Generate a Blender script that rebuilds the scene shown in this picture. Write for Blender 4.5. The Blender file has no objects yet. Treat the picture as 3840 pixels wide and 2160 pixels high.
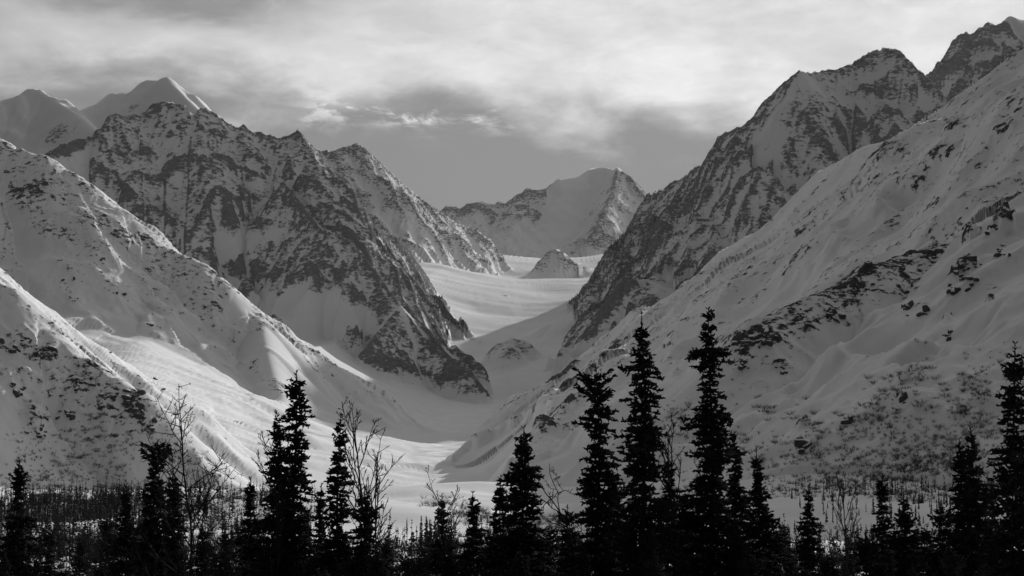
import bpy, math, random
import numpy as np
from mathutils import Vector

random.seed(7)
rng = np.random.default_rng(7)
scene = bpy.context.scene
col = scene.collection
R = math.radians

# ------------------------------------------------------------------ camera
# 1 unit = 1 m, camera at the origin on a roadside bank, +Y looks up the valley
FOC, PITCH = 7166.0, R(6.71)          # focal length in photo pixels (3840 wide): a 67 mm lens
cam_d = bpy.data.cameras.new('camera')
cam_d.sensor_width = 36.0
cam_d.lens = 36.0 * FOC / 3840.0
cam_d.clip_start, cam_d.clip_end = 0.5, 60000.0
cam = bpy.data.objects.new('camera', cam_d)
col.objects.link(cam)
cam.location = (0, 0, 0)
cam.rotation_euler = (R(90) + PITCH, 0, 0)
scene.camera = cam

# ------------------------------------------------------------------ sky, sun, exposure
SUN_AZ, SUN_EL = R(26.3), R(21.5)         # azimuth right of the view axis: sun stands behind the right-hand range
SUN_DIR = Vector((math.sin(SUN_AZ) * math.cos(SUN_EL), math.cos(SUN_AZ) * math.cos(SUN_EL), math.sin(SUN_EL)))
world = bpy.data.worlds.new('World')
scene.world = world
world.use_nodes = True
def N(nt, kind, **kw):
    n = nt.nodes.new(kind)
    for k, v in kw.items():
        if k in n.bl_rna.properties: setattr(n, k, v)
    return n
def build_sky():
    nt = world.node_tree
    nt.nodes.clear()
    L = nt.links.new
    out = N(nt, 'ShaderNodeOutputWorld')
    bg = N(nt, 'ShaderNodeBackground')
    bg.inputs['Strength'].default_value = 0.09
    L(bg.outputs[0], out.inputs[0])
    sky = N(nt, 'ShaderNodeTexSky', sky_type='NISHITA')
    sky.sun_disc = False
    sky.sun_elevation = SUN_EL
    sky.sun_rotation = SUN_AZ
    sky.air_density, sky.dust_density, sky.ozone_density = 1.0, 0.6, 1.0
    bw = N(nt, 'ShaderNodeRGBToBW')
    L(sky.outputs[0], bw.inputs[0])
    # a bank of thin cloud, lit from behind by the sun: bright near it, dull away from it
    def M(op, a, b=None, c=None, clamp=False):
        n = nt.nodes.new('ShaderNodeMath'); n.operation = op; n.use_clamp = clamp
        for i, v in enumerate((a, b, c)):
            if v is None: continue
            if isinstance(v, (int, float)): n.inputs[i].default_value = v
            else: L(v, n.inputs[i])
        return n.outputs[0]
    tc = N(nt, 'ShaderNodeTexCoord')
    d = tc.outputs['Generated']
    sep = N(nt, 'ShaderNodeSeparateXYZ'); L(d, sep.inputs[0])
    def cloud_noise(scale, det, rough, off, dist=0.0):
        mp = N(nt, 'ShaderNodeMapping')
        mp.inputs['Scale'].default_value = scale; mp.inputs['Location'].default_value = off
        mp.inputs['Rotation'].default_value = (0, R(9), 0)
        L(d, mp.inputs['Vector'])
        n = N(nt, 'ShaderNodeTexNoise')
        n.inputs['Scale'].default_value = 1; n.inputs['Detail'].default_value = det; n.inputs['Roughness'].default_value = rough
        n.inputs['Distortion'].default_value = dist
        L(mp.outputs[0], n.inputs['Vector'])
        return n.outputs[0]
    def ss(v, a, b, c=0.0, e=1.0):
        n = N(nt, 'ShaderNodeMapRange'); n.interpolation_type = 'SMOOTHSTEP'
        L(v, n.inputs[0])
        for i, q in enumerate((a, b, c, e)): n.inputs[i + 1].default_value = q
        return n.outputs[0]
    n1 = cloud_noise((8, 8, 17), 6, 0.52, (3.1, 0, 1.7), 0.15)
    n2 = cloud_noise((17, 17, 38), 7, 0.56, (0.4, 5, 0.2), 0.2)
    n3 = cloud_noise((6, 6, 20), 4, 0.5, (7.4, 2, 9.2), 0.1)
    n4 = cloud_noise((26, 26, 70), 7, 0.62, (2.2, 1.0, 4.4), 0.35)
    el = M('ADD', M('MULTIPLY_ADD', sep.outputs[0], 0.05, sep.outputs[2]), M('MULTIPLY_ADD', n1, 0.085, -0.0425))
    el = M('ADD', el, M('MULTIPLY_ADD', n2, 0.045, -0.0225))
    bank = ss(el, 0.186, 0.222)
    thin = ss(n3, 0.32, 0.60, 0.92, 1.0)
    wisp = M('MULTIPLY', ss(n2, 0.36, 0.66, 0.87, 1.08), ss(n4, 0.34, 0.66, 0.92, 1.05))
    dot = N(nt, 'ShaderNodeVectorMath', operation='DOT_PRODUCT')
    L(d, dot.inputs[0]); dot.inputs[1].default_value = SUN_DIR
    ang = M('ARCCOSINE', dot.outputs['Value'], clamp=False)
    glow = ss(ang, 0.45, 1.45, 1.0, 0.0)
    lit = M('MULTIPLY_ADD', glow, 0.69, 0.055)
    def lobe(px, py, rx, ry):                                            # soft patch around one direction of the sky
        u, v = (px - 1920) / FOC, (1080 - py) / FOC
        q = Vector((u, math.cos(PITCH) - v * math.sin(PITCH), math.sin(PITCH) + v * math.cos(PITCH))).normalized()
        ax = M('MULTIPLY', M('SUBTRACT', sep.outputs[0], q.x), FOC / rx)
        az = M('MULTIPLY', M('SUBTRACT', sep.outputs[2], q.z), FOC / ry)
        az = M('ADD', az, M('MULTIPLY_ADD', n2, 4.0, -2.0))
        ax = M('ADD', ax, M('MULTIPLY_ADD', n1, 3.0, -1.5))
        rr = M('ADD', M('MULTIPLY', ax, ax), M('MULTIPLY', az, az))
        front = M('GREATER_THAN', sep.outputs[1], 0.0)
        return M('MULTIPLY', M('POWER', 2.718, M('MULTIPLY', rr, -1.0)), front)
    gap = M('MULTIPLY_ADD', lobe(600, -10, 480, 95), -0.66, 1.0)
    gap = M('MULTIPLY', gap, M('MULTIPLY_ADD', lobe(-60, 130, 180, 90), -0.25, 1.0))
    bright = M('MULTIPLY', lobe(1400, 425, 330, 70), ss(n4, 0.44, 0.60))
    wisp = M('ADD', wisp, M('MULTIPLY', bright, 0.9))
    bank = M('MAXIMUM', bank, M('MULTIPLY', bright, 0.9))
    cloud = M('MULTIPLY', M('MULTIPLY', M('MULTIPLY', bank, thin), M('MULTIPLY', wisp, lit)), gap)
    clear = M('MULTIPLY_ADD', glow, 0.15, 0.05)
    tot = M('ADD', M('MULTIPLY', cloud, 1.0), M('MULTIPLY', clear, M('SUBTRACT', 1.0, bank)))
    val = M('ADD', M('MULTIPLY', tot, 1.0 / 0.09), M('MULTIPLY', bw.outputs[0], 0.07))
    L(val, bg.inputs['Color'])
build_sky()
sun_d = bpy.data.lights.new('sun', 'SUN')
sun_d.energy, sun_d.angle, sun_d.color = 4.6, R(0.6), (1, 1, 1)
sun = bpy.data.objects.new('sun', sun_d)
col.objects.link(sun)
sun.rotation_euler = SUN_DIR.to_track_quat('Z', 'Y').to_euler()
sun.location = (3000, 5000, 4000)
vs = scene.view_settings
vs.view_transform, vs.look, vs.exposure, vs.gamma = 'Standard', 'None', 0.0, 1.0
vs.use_curve_mapping = False
cy = scene.cycles
cy.max_bounces, cy.diffuse_bounces, cy.glossy_bounces, cy.transmission_bounces = 4, 2, 1, 1
cy.volume_bounces = 0
cy.use_adaptive_sampling = True
cy.adaptive_threshold = 0.01

# ------------------------------------------------------------------ helpers
CP, SP = math.cos(PITCH), math.sin(PITCH)
def at(px, py, Y):                     # sight-line through a photo pixel, followed out to depth Y metres
    u, v = (px - 1920) / FOC, (1080 - py) / FOC
    dy = CP - v * SP
    t = Y / dy
    return np.array((u * t, Y, (SP + v * CP) * t))

GA = (np.arange(256) * 2 * np.pi / 256)
GCX, GCY = np.cos(GA).astype(np.float32), np.sin(GA).astype(np.float32)
def gnoise(x, y, seed=0):              # gradient noise, about -0.7..0.7
    x0, y0 = np.floor(x), np.floor(y)
    fx, fy = (x - x0).astype(np.float32), (y - y0).astype(np.float32)
    ix, iy = x0.astype(np.int32).astype(np.uint32), y0.astype(np.int32).astype(np.uint32)
    u, v = fx * fx * fx * (fx * (fx * 6 - 15) + 10), fy * fy * fy * (fy * (fy * 6 - 15) + 10)
    hx = (ix * np.uint32(374761393), (ix + np.uint32(1)) * np.uint32(374761393))
    hy = (iy * np.uint32(668265263) + np.uint32(seed * 974711), (iy + np.uint32(1)) * np.uint32(668265263) + np.uint32(seed * 974711))
    def g(dx, dy):
        h = hx[dx] + hy[dy]
        h = (h ^ (h >> np.uint32(13))) * np.uint32(1274126177)
        k = ((h ^ (h >> np.uint32(16))) & np.uint32(255)).astype(np.intp)
        return GCX[k] * (fx - dx) + GCY[k] * (fy - dy)
    a, b, c, d = g(0, 0), g(1, 0), g(0, 1), g(1, 1)
    return (a + (b - a) * u) * (1 - v) + (c + (d - c) * u) * v
def fbm(x, y, lam, octs, seed=0, gain=0.5):
    s, a = 0, 1.0
    for i in range(octs):
        s = s + a * gnoise(x / lam + 13.7 * i, y / lam - 7.3 * i, seed + i)
        lam *= 0.5; a *= gain
    return s
def sstep(a, b, x):
    t = np.clip((x - a) / (b - a), 0, 1)
    return t * t * (3 - 2 * t)

# ------------------------------------------------------------------ the land: ridges as real lines in space
# ridge(group, points (photo x, photo y, depth m), slope near the crest, slope far below, length over which it eases,
#       rock share at crest, rock share lower down, length over which it changes, roughness)
RIDGES = []
NEARER = 0.76
def ridge(group, pts, s0, s1, L, rk0, rk1, Lr, rough):
    k = NEARER if group in ('right_valley_wall', 'right_near_spur', 'left_valley_wall', 'left_near_spur') else 1.0
    P = np.array([at(p[0], p[1], p[2] * k) for p in pts], dtype=np.float64)
    if rough > 0.8:                    # break the straight runs between traced points
        Q = [P[0]]
        for a, b in zip(P[:-1], P[1:]):
            n = max(1, int(np.linalg.norm((b - a)[:2]) / 70))
            for k in range(1, n + 1):
                p = a + (b - a) * k / n
                if k < n: p = p + rng.normal(0, 1, 3) * np.array((20, 26, 7))
                Q.append(p)
        P = np.array(Q)
    RIDGES.append(dict(g=group, P=P, s0=s0, s1=s1, L=L, rk0=rk0, rk1=rk1, Lr=Lr, rough=rough))
GROUPS = ['valley_floor', 'glacier', 'back_peak', 'left_snow_peaks', 'left_rock_mountain', 'left_shoulder_peak', 'nunatak',
          'right_rock_mountain', 'right_far_peak', 'right_valley_wall', 'right_near_spur', 'left_valley_wall', 'left_near_spur', 'gorge_knob']
GI = {g: i for i, g in enumerate(GROUPS)}

# back peak, closing the valley
ridge('back_peak', [(1500, 850, 11720), (1653, 793, 11720), (1673, 771, 11720), (1702, 772, 11720), (1727, 781, 11720), (1757, 760, 11775), (1812, 758, 11830), (1851, 766, 11885), (1871, 757, 11885),
      (1901, 768, 11940), (1926, 738, 11940), (1976, 706, 11940), (2025, 711, 11940), (2045, 709, 11995), (2095, 674, 12050)], 1.0, 0.45, 350, 0.78, 0.0, 420, 0.6)
ridge('back_peak', [(2095, 674, 12050), (2174, 661, 12160), (2214, 632, 12270), (2269, 627, 12270), (2309, 639, 12160)], 0.9, 0.5, 500, 0.05, 0.0, 200, 0.12)
ridge('back_peak', [(2309, 639, 12160), (2316, 629, 12105), (2358, 654, 12050), (2388, 699, 11940), (2428, 743, 11830), (2520, 830, 11720)], 1.0, 0.6, 400, 0.7, 0.2, 400, 0.6)
ridge('back_peak', [(2316, 629, 12105), (2300, 720, 11665), (2262, 800, 11280), (2225, 880, 10950)], 0.9, 0.6, 300, 0.75, 0.1, 200, 0.6)
# far left snow peaks
ridge('left_snow_peaks', [(-900, 420, 7900), (-350, 300, 7900), (0, 379, 7900), (75, 357, 7950), (114, 332, 8000), (149, 337, 8000), (199, 371, 7950), (243, 374, 7950), (268, 399, 8000), (288, 419, 8050), (308, 411, 8100), (388, 379, 8200),
      (422, 349, 8250), (487, 348, 8300), (552, 301, 8300), (611, 303, 8200), (624, 293, 8200), (666, 324, 8150), (721, 354, 8100), (770, 404, 8000), (805, 429, 7900), (900, 500, 7800)], 1.0, 0.9, 500, 0.22, 0.08, 90, 0.22)
ridge('left_snow_peaks', [(199, 371, 7950), (298, 433, 7700), (368, 493, 7450), (420, 560, 7200)], 0.85, 0.8, 400, 0.02, 0.02, 150, 0.08)
ridge('left_snow_peaks', [(624, 293, 8200), (700, 370, 7900), (760, 430, 7650)], 1.0, 1.0, 400, 0.02, 0.02, 150, 0.10)
# left rock mountain: crest, shoulder, right-hand rib, middle buttress
ridge('left_rock_mountain', [(100, 640, 5350), (189, 568, 5400), (248, 543, 5450), (303, 523, 5500), (368, 513, 5550), (378, 493, 5550), (412, 443, 5560), (432, 431, 5570), (477, 438, 5600), (552, 433, 5650), (576, 394, 5650), (609, 388, 5650),
      (686, 399, 5650), (711, 424, 5650), (725, 443, 5650), (755, 409, 5650), (775, 414, 5660), (805, 433, 5660), (845, 463, 5670), (894, 491, 5680), (914, 472, 5680), (929, 493, 5680), (994, 508, 5700), (1053, 523, 5700),
      (1091, 508, 5700), (1118, 493, 5700), (1133, 511, 5710), (1168, 548, 5730), (1217, 622, 5760), (1267, 697, 5800)], 1.4, 1.15, 400, 0.62, 0.50, 700, 1.0)
ridge('left_rock_mountain', [(1267, 697, 5800), (1330, 770, 5950), (1400, 850, 6100), (1474, 882, 6250), (1519, 922, 6350), (1558, 977, 6550), (1600, 1042, 6700), (1620, 1086, 6780)], 1.4, 1.0, 250, 0.85, 0.5, 250, 0.9)
ridge('left_rock_mountain', [(1060, 690, 5500), (1130, 770, 5430), (1200, 860, 5330), (1300, 900, 5300), (1345, 940, 5270), (1420, 1040, 5220), (1500, 1150, 5170), (1590, 1270, 5100), (1680, 1340, 5050),
      (1760, 1390, 5000), (1830, 1480, 4950)], 1.25, 1.15, 250, 0.75, 0.5, 300, 1.0)
ridge('left_rock_mountain', [(1500, 1150, 5170), (1440, 1230, 5050), (1380, 1300, 4950)], 1.0, 0.7, 200, 0.8, 0.5, 200, 0.9)
# shoulder peak behind it, running down to the glacier
ridge('left_shoulder_peak', [(1100, 560, 7950), (1178, 555, 8000), (1203, 563, 8030), (1247, 567, 8050), (1280, 555, 8100), (1315, 545, 8150), (1337, 536, 8150), (1364, 552, 8170), (1399, 587, 8200), (1459, 641, 8280), (1509, 689, 8350), (1558, 728, 8420),
      (1603, 763, 8390), (1653, 796, 8450), (1712, 838, 8530), (1777, 858, 8610), (1837, 897, 8670), (1876, 952, 8710)], 1.25, 1.0, 260, 0.66, 0.25, 260, 0.6)
# rock islet in the glacier
ridge('nunatak', [(2015, 1050, 8340), (2040, 985, 8490), (2080, 938, 8570), (2125, 969, 8600), (2175, 990, 8620), (2224, 1009, 8640)], 0.55, 1.2, 70, 0.62, 0.4, 150, 0.45)
ridge('nunatak', [(2080, 938, 8570), (2070, 1000, 8460), (2060, 1050, 8380)], 0.5, 1.2, 70, 0.62, 0.4, 100, 0.45)
# right rock mountain
ridge('right_rock_mountain', [(2147, 1118, 6700), (2206, 1058, 6850), (2251, 984, 6950), (2296, 910, 7000), (2370, 835, 7000), (2430, 741, 6980), (2504, 701, 6850), (2560, 676, 6700), (2590, 646, 6600), (2607, 629, 6550), (2654, 591, 6400), (2704, 532, 6250), (2759, 482, 6050),
      (2766, 475, 6030), (2781, 484, 6000), (2823, 450, 5850), (2848, 422, 5700), (2863, 388, 5680), (2903, 353, 5650), (2938, 318, 5620), (2972, 286, 5600), (3007, 271, 5600)], 1.35, 1.1, 400, 0.68, 0.55, 500, 1.0)
ridge('right_rock_mountain', [(3007, 271, 5600), (3032, 278, 5620), (3082, 271, 5650), (3156, 258, 5680), (3186, 246, 5700), (3226, 224, 5700), (3256, 201, 5700), (3295, 189, 5700), (3318, 184, 5700), (3340, 191, 5680), (3355, 186, 5680), (3380, 201, 5650), (3415, 234, 5620),
      (3444, 268, 5600), (3484, 298, 5580), (3514, 333, 5550), (3549, 378, 5520), (3569, 398, 5500), (3700, 560, 5400)], 1.25, 1.1, 400, 0.5, 0.55, 200, 0.85)
ridge('right_rock_mountain', [(2560, 676, 6700), (2540, 820, 6350), (2500, 950, 6050), (2420, 1040, 5950)], 1.3, 1.15, 200, 0.75, 0.35, 250, 0.9)
ridge('right_rock_mountain', [(2330, 1120, 6150), (2180, 1160, 6150), (2060, 1215, 6120), (1960, 1280, 6050)], 0.55, 0.5, 200, 0.0, 0.0, 200, 0.08)
ridge('right_rock_mountain', [(2330, 1200, 5800), (2200, 1260, 5780), (2080, 1340, 5720)], 0.55, 0.5, 200, 0.0, 0.0, 200, 0.10)
# far right peak
ridge('right_far_peak', [(3440, 330, 7300), (3474, 288, 7300), (3484, 268, 7300), (3504, 266, 7300), (3519, 231, 7300), (3539, 226, 7300), (3559, 199, 7300), (3584, 144, 7300), (3608, 124, 7300), (3623, 122, 7300), (3638, 144, 7300), (3651, 122, 7300), (3678, 104, 7300),
      (3703, 87, 7300), (3733, 92, 7300), (3762, 84, 7300), (3775, 92, 7350)], 1.35, 0.8, 500, 0.68, 0.5, 450, 0.95)
ridge('right_far_peak', [(3775, 92, 7350), (3791, 62, 7400), (3802, 72, 7450), (3840, 77, 7500), (4000, 0, 7600), (4300, -250, 7600), (4450, -330, 7600), (4700, -200, 7500), (5200, 0, 7200)], 1.1, 0.8, 500, 0.15, 0.3, 300, 0.4)  # unseen summit past the frame edge, raised to keep the near floor in shadow
# right valley wall
ridge('right_valley_wall', [(5600, 700, 1700), (5200, 50, 2150), (4800, -380, 2800), (4480, -330, 3050), (4150, 30, 3350), (4000, 120, 3450), (3840, 211, 3600), (3807, 214, 3662), (3772, 258, 3724), (3728, 288, 3817), (3653, 338, 3941), (3574, 393, 4065), (3529, 422, 4142), (3489, 442, 4220), (3430, 482, 4313), (3400, 512, 4375),  # first points lie out of view, heightened to shade the right-hand moraine
      (3355, 524, 4452), (3295, 539, 4545), (3246, 552, 4623), (3191, 586, 4700), (3131, 621, 4778), (3087, 641, 4840), (3050, 730, 4902), (3007, 789, 4948), (2948, 844, 5010), (2858, 889, 5088), (2789, 948, 5150), (2724, 998, 5227),
      (2620, 1060, 5382), (2520, 1120, 5537), (2400, 1180, 5692), (2300, 1240, 5847)], 0.85, 0.66, 500, 0.36, 0.40, 200, 0.34)
ridge('right_valley_wall', [(3840, 340, 3400), (3780, 480, 3250), (3740, 640, 3100)], 0.7, 0.55, 300, 0.5, 0.25, 150, 0.4)
# right near spur
ridge('right_near_spur', [(5200, 100, 1900), (4500, 300, 2200), (4150, 560, 2240), (3840, 755, 2220), (3802, 784, 2210), (3752, 819, 2200), (3698, 869, 2190), (3653, 886, 2180), (3583, 909, 2170), (3529, 919, 2160), (3444, 943, 2150), (3380, 963, 2140), (3315, 986, 2120), (3270, 988, 2110), (3226, 1023, 2100), (3201, 1068, 2090),  # its unseen upper end is lifted to block the sun from the moraine
      (3151, 1075, 2080), (3111, 1097, 2070), (3062, 1110, 2060), (2982, 1142, 2040), (2957, 1182, 2035), (2918, 1192, 2025), (2858, 1192, 2010), (2828, 1227, 2000), (2774, 1306, 1985), (2719, 1356, 1970), (2694, 1396, 1960), (2600, 1500, 1940), (2520, 1600, 1910), (2450, 1690, 1890), (2330, 1790, 1860), (2200, 1870, 1830)], 0.75, 0.44, 320, 0.85, 0.20, 55, 0.34)
# left valley wall: its top runs outside the frame; a rib comes down as the skyline against the rock mountain
HIGH = np.array([(-2500, 2400, 900), (-1890, 3010, 935), (-1310, 3590, 935)], float)            # the steep upper face, turned to the valley mouth
RIDGES.append(dict(g='left_valley_wall', P=HIGH, s0=0.78, s1=0.78, L=500, rk0=0.55, rk1=0.44, Lr=900, rough=0.26))
WALL = np.array([(-720, 3330, 330), (-600, 3080, 262), (-540, 2700, 205), (-490, 2300, 155), (-440, 2000, 105)], float)   # the fan below it
RIDGES.append(dict(g='left_valley_wall', P=WALL, s0=0.40, s1=0.52, L=250, rk0=0.30, rk1=0.2, Lr=300, rough=0.12, fan=True))
ridge('left_valley_wall', [(-200, 380, 4650), (0, 523, 4600), (30, 548, 4590), (60, 565, 4580), (75, 560, 4575), (119, 578, 4560), (159, 583, 4550), (214, 627, 4540), (248, 640, 4530), (298, 672, 4520), (343, 717, 4500), (363, 737, 4500), (412, 776, 4480), (472, 816, 4470), (522, 861, 4450), (557, 891, 4440),
      (611, 924, 4430), (686, 959, 4410), (716, 969, 4400), (745, 984, 4390), (790, 1029, 4370), (840, 1098, 4350), (884, 1138, 4330), (954, 1183, 4300), (974, 1202, 4270), (995, 1300, 4120), (1025, 1420, 3950), (1070, 1540, 3800), (1180, 1640, 3650)], 0.8, 0.72, 200, 0.62, 0.30, 190, 0.35)
# left near spur
ridge('left_near_spur', [(-700, 560, 2320), (-300, 800, 2240), (0, 1068, 2180), (60, 1138, 2168), (114, 1207, 2157), (164, 1232, 2147), (199, 1262, 2140), (224, 1307, 2135), (278, 1332, 2124), (318, 1347, 2116), (373, 1386, 2105), (432, 1421, 2094), (477, 1456, 2085), (517, 1471, 2077), (547, 1511, 2071), (613, 1600, 2057), (660, 1658, 2048),
      (718, 1716, 2036), (776, 1767, 2025), (854, 1833, 2009), (904, 1871, 1999), (960, 1900, 1988)], 0.80, 0.54, 260, 0.60, 0.30, 110, 0.30)
# knobs in the gorge below the glacier
ridge('gorge_knob', [(1805, 1405, 5560), (1846, 1335, 5650), (1881, 1288, 5690), (1926, 1270, 5720), (1965, 1280, 5740), (1990, 1330, 5740)], 0.6, 1.15, 50, 0.62, 0.5, 60, 0.48)
ridge('gorge_knob', [(1905, 1300, 5640), (1890, 1360, 5560), (1870, 1400, 5500)], 0.6, 1.0, 50, 0.66, 0.5, 60, 0.48)
ridge('gorge_knob', [(1815, 1590, 4640), (1845, 1540, 4690), (1895, 1508, 4740), (1945, 1518, 4760)], 0.6, 1.0, 50, 0.62, 0.4, 70, 0.48)

# valley axis: depth, x, z, cross curvature
AX = np.array([(0, 0, -9, 0), (300, 0, -10, 0), (700, 0, -6, 0), (1000, 0, 2, 0), (1200, 0, 8, 0), (1400, -20, 11, 0), (1700, -80, 14, 0.00003), (2050, -120, 34, 0.00012), (2430, -137, 62, 0.0002), (2900, -137, 97, 0.0004), (3300, -115, 128, 0.0005), (3800, -100, 165, 0.0006), (4500, -80, 225, 0.0008),
               (5050, -62, 293, 0.0009), (5400, -60, 378, 0.0009), (5800, -60, 465, 0.0007), (6300, 20, 604, 0.0005), (7000, 110, 778, 0.00034), (7800, 180, 955, 0.00026), (8350, 220, 1005, 0.0002), (8700, 230, 1110, 0.0002), (9200, 230, 1222, 0.00015),
               (10000, 200, 1340, 0.0002), (14000, 200, 1500, 0.0)], float)
def floor_height(x, y):
    xt, zt, c = (np.interp(y, AX[:, 0], AX[:, i]) for i in (1, 2, 3))
    dx = np.abs(x - xt)
    dx = np.where(dx > 450, 450 + (dx - 450) * 0.5, dx)
    return zt + np.minimum(c * dx * dx, 150)

def terrain(x, y, fine=True):
    """height, group index, rock share, roughness at plan positions"""
    x = x.astype(np.float32); y = y.astype(np.float32)
    n = x.size
    fl = floor_height(x, y)
    near = sstep(1700, 1100, y)
    fl = fl + near * sstep(420, 720, y) * (15 * fbm(x * 0.8, y * 1.15, 190, 3, 53) + 4)          # rolling moraine
    fl = fl + 9.5 * sstep(1500, 2100, y) * sstep(5200, 4000, y) * fbm(x * 1.0, y * 0.7, 90, 3, 61)
    gl = sstep(5600, 6200, y)
    fl = fl + gl * (20 * fbm(x, y * 0.6, 480, 2, 71) + 7 * fbm(x * 0.45, y, 210, 2, 73) + 2.4 * fbm(x * 0.35, y, 90, 3, 75))
    H = fl.copy()
    G = np.where(y > 5750, GI['glacier'], GI['valley_floor']).astype(np.int16)
    rock = np.zeros(n) ; rough = np.where(y < 1700, 0.03, 0.05)
    dd = np.full(n, 400.0)
    w1 = fbm(x, y, 420, 3, 5); w2 = fbm(x, y, 160, 3, 9); w3 = np.abs(gnoise(x / 110, y / 110, 11)) - 0.2
    byg = {}
    for rd in RIDGES:
        P = rd['P']
        reach = (P[:, 2].max() + 50) / rd['s1'] * 1.0
        reach = min(reach, 2600)
        m = np.nonzero((x > P[:, 0].min() - reach) & (x < P[:, 0].max() + reach) & (y > P[:, 1].min() - reach) & (y < P[:, 1].max() + reach))[0]
        if not m.size: continue
        xs, ys = x[m], y[m]
        best = np.full(m.size, -1e9, np.float32); bd = np.zeros(m.size, np.float32); bs = np.zeros(m.size, np.float32)
        wn = np.clip(0.22 + 0.42 * w1[m] + 0.22 * w2[m] + rd['rough'] * 0.5 * w3[m], -0.05, None) * (0.8 + 0.6 * rd['rough'])
        s_acc = 0.0
        rc = 28.0 if rd.get('fan') else 26.0 if rd['rough'] < 0.3 and rd['g'] == 'left_snow_peaks' else 16.0 if rd['rough'] < 0.5 else 5.0
        for a, b in zip(P[:-1].tolist(), P[1:].tolist()):
            ex, ey = b[0] - a[0], b[1] - a[1]
            ll = ex * ex + ey * ey + 1e-6
            t = np.clip(((xs - a[0]) * ex + (ys - a[1]) * ey) / ll, 0, 1)
            d = np.hypot(xs - a[0] - t * ex, ys - a[1] - t * ey)
            d = np.sqrt(d * d + rc * rc) - rc                                       # a blunt crest
            dw = d + np.minimum(d, 160) * wn
            h = a[2] + t * (b[2] - a[2]) - (rd['s1'] * dw + (rd['s0'] - rd['s1']) * rd['L'] * (1 - np.exp(-dw / rd['L'])))
            k = h > best
            best[k] = h[k]; bd[k] = d[k]; bs[k] = s_acc + t[k] * math.sqrt(ll)
            s_acc += math.sqrt(ll)
        # ribs and gullies running down the fall line from this ridge
        fl_amp = np.minimum(bd, 260) / 260.0
        rib = 1 - 2 * np.abs(gnoise(bs / 190 + 0.3 * w2[m], bd / 1500, 31)) * 1.6
        rib2 = 1 - 2 * np.abs(gnoise(bs / 70 + 0.4 * w2[m], bd / 600, 32)) * 1.6
        best = best + fl_amp * rd['rough'] * (26 * (rib - 0.5) + 15 * (rib2 - 0.5))
        if rd['rough'] > 0.8:                                                       # big buttresses and chutes of the rock faces
            ribA = 1 - 3.0 * np.abs(gnoise(bs / 330 + 0.55 * w2[m] + 0.3 * w1[m], bd / 900, 41))
            best = best + np.minimum(bd, 300) / 300.0 * 58 * (ribA - 0.55)
        if rd['rough'] < 0.45:                                                      # wind- and slide-fluted snow
            best = best + fl_amp * (9 * gnoise(bs / 120 + 0.25 * w2[m], bd / 1500, 35) + 6.0 * gnoise(bs / 48 + 0.3 * w2[m], bd / 900, 33) + 1.7 * gnoise(bs / 32, bd / 600, 34))
        if rd['g'] == 'left_valley_wall':                                           # steep rib flanks turned to the valley mouth, fading into a smooth fan
            q = bs / 88 + 0.35 * w2[m] + 0.0003 * bd
            amp = 0.45 + 0.8 * np.abs(gnoise(bs / 140, bd / 700, 36))
            ph = 6.2832 * q
            saw = -0.5 * np.sin(ph + 0.6 * np.sin(ph))                              # long flank toward the camera side, short lee
            best = best + 62 * amp * saw * sstep(60, 240, bd) * (0.12 if rd.get('fan') else 0.45)
        rkv = rd['rk1'] + (rd['rk0'] - rd['rk1']) * np.exp(-bd / rd['Lr'])
        rkv = rkv + 0.16 * (rib if rd['rough'] > 0.3 else 0) * fl_amp * min(1, rd['rough'] * 2)
        cur = H[m]
        win = best > cur
        # apron: snow eases the foot of each slope into what is already there
        kk = 150.0 if rd.get('fan') else 26.0 if rd['rough'] < 0.5 else 14.0
        hh = np.clip(kk - np.abs(best - cur), 0, None) / kk
        H[m] = np.maximum(best, cur) + hh * hh * kk * 0.25
        mw = m[win]
        G[mw] = GI[rd['g']]; dd[mw] = bd[win]
        edge = np.clip((best - cur)[win] / 30.0, 0, 1)
        rock[mw] = rkv[win] * edge
        rough[mw] = rd['rough'] * (0.25 + 0.75 * edge)
    return H, G, rock, rough, dd

def relief(x, y, rough, dd, octs, lam0=420.0):
    """ridged multifractal relief of rock faces, softened on snow"""
    s, wgt, lam = 0, 1.0, lam0
    wx, wy = 38 * fbm(x, y, 240, 3, 81), 38 * fbm(x, y, 240, 3, 85)
    keep = sstep(0, 220, dd); keep2 = sstep(-20, 90, dd)
    for i in range(octs):
        n = 1 - 2.2 * np.abs(gnoise((x + wx) / lam, (y + wy) / lam, 100 + i))
        s = s + (keep if lam > 90 else keep2 if lam > 35 else 1.0) * wgt * (n - 0.25) * lam * (0.12 if lam > 60 else 0.20)
        wgt = np.clip(wgt * (0.6 + 0.65 * n), 0.25, 1.0)
        lam *= 0.52
    return s * rough

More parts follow.
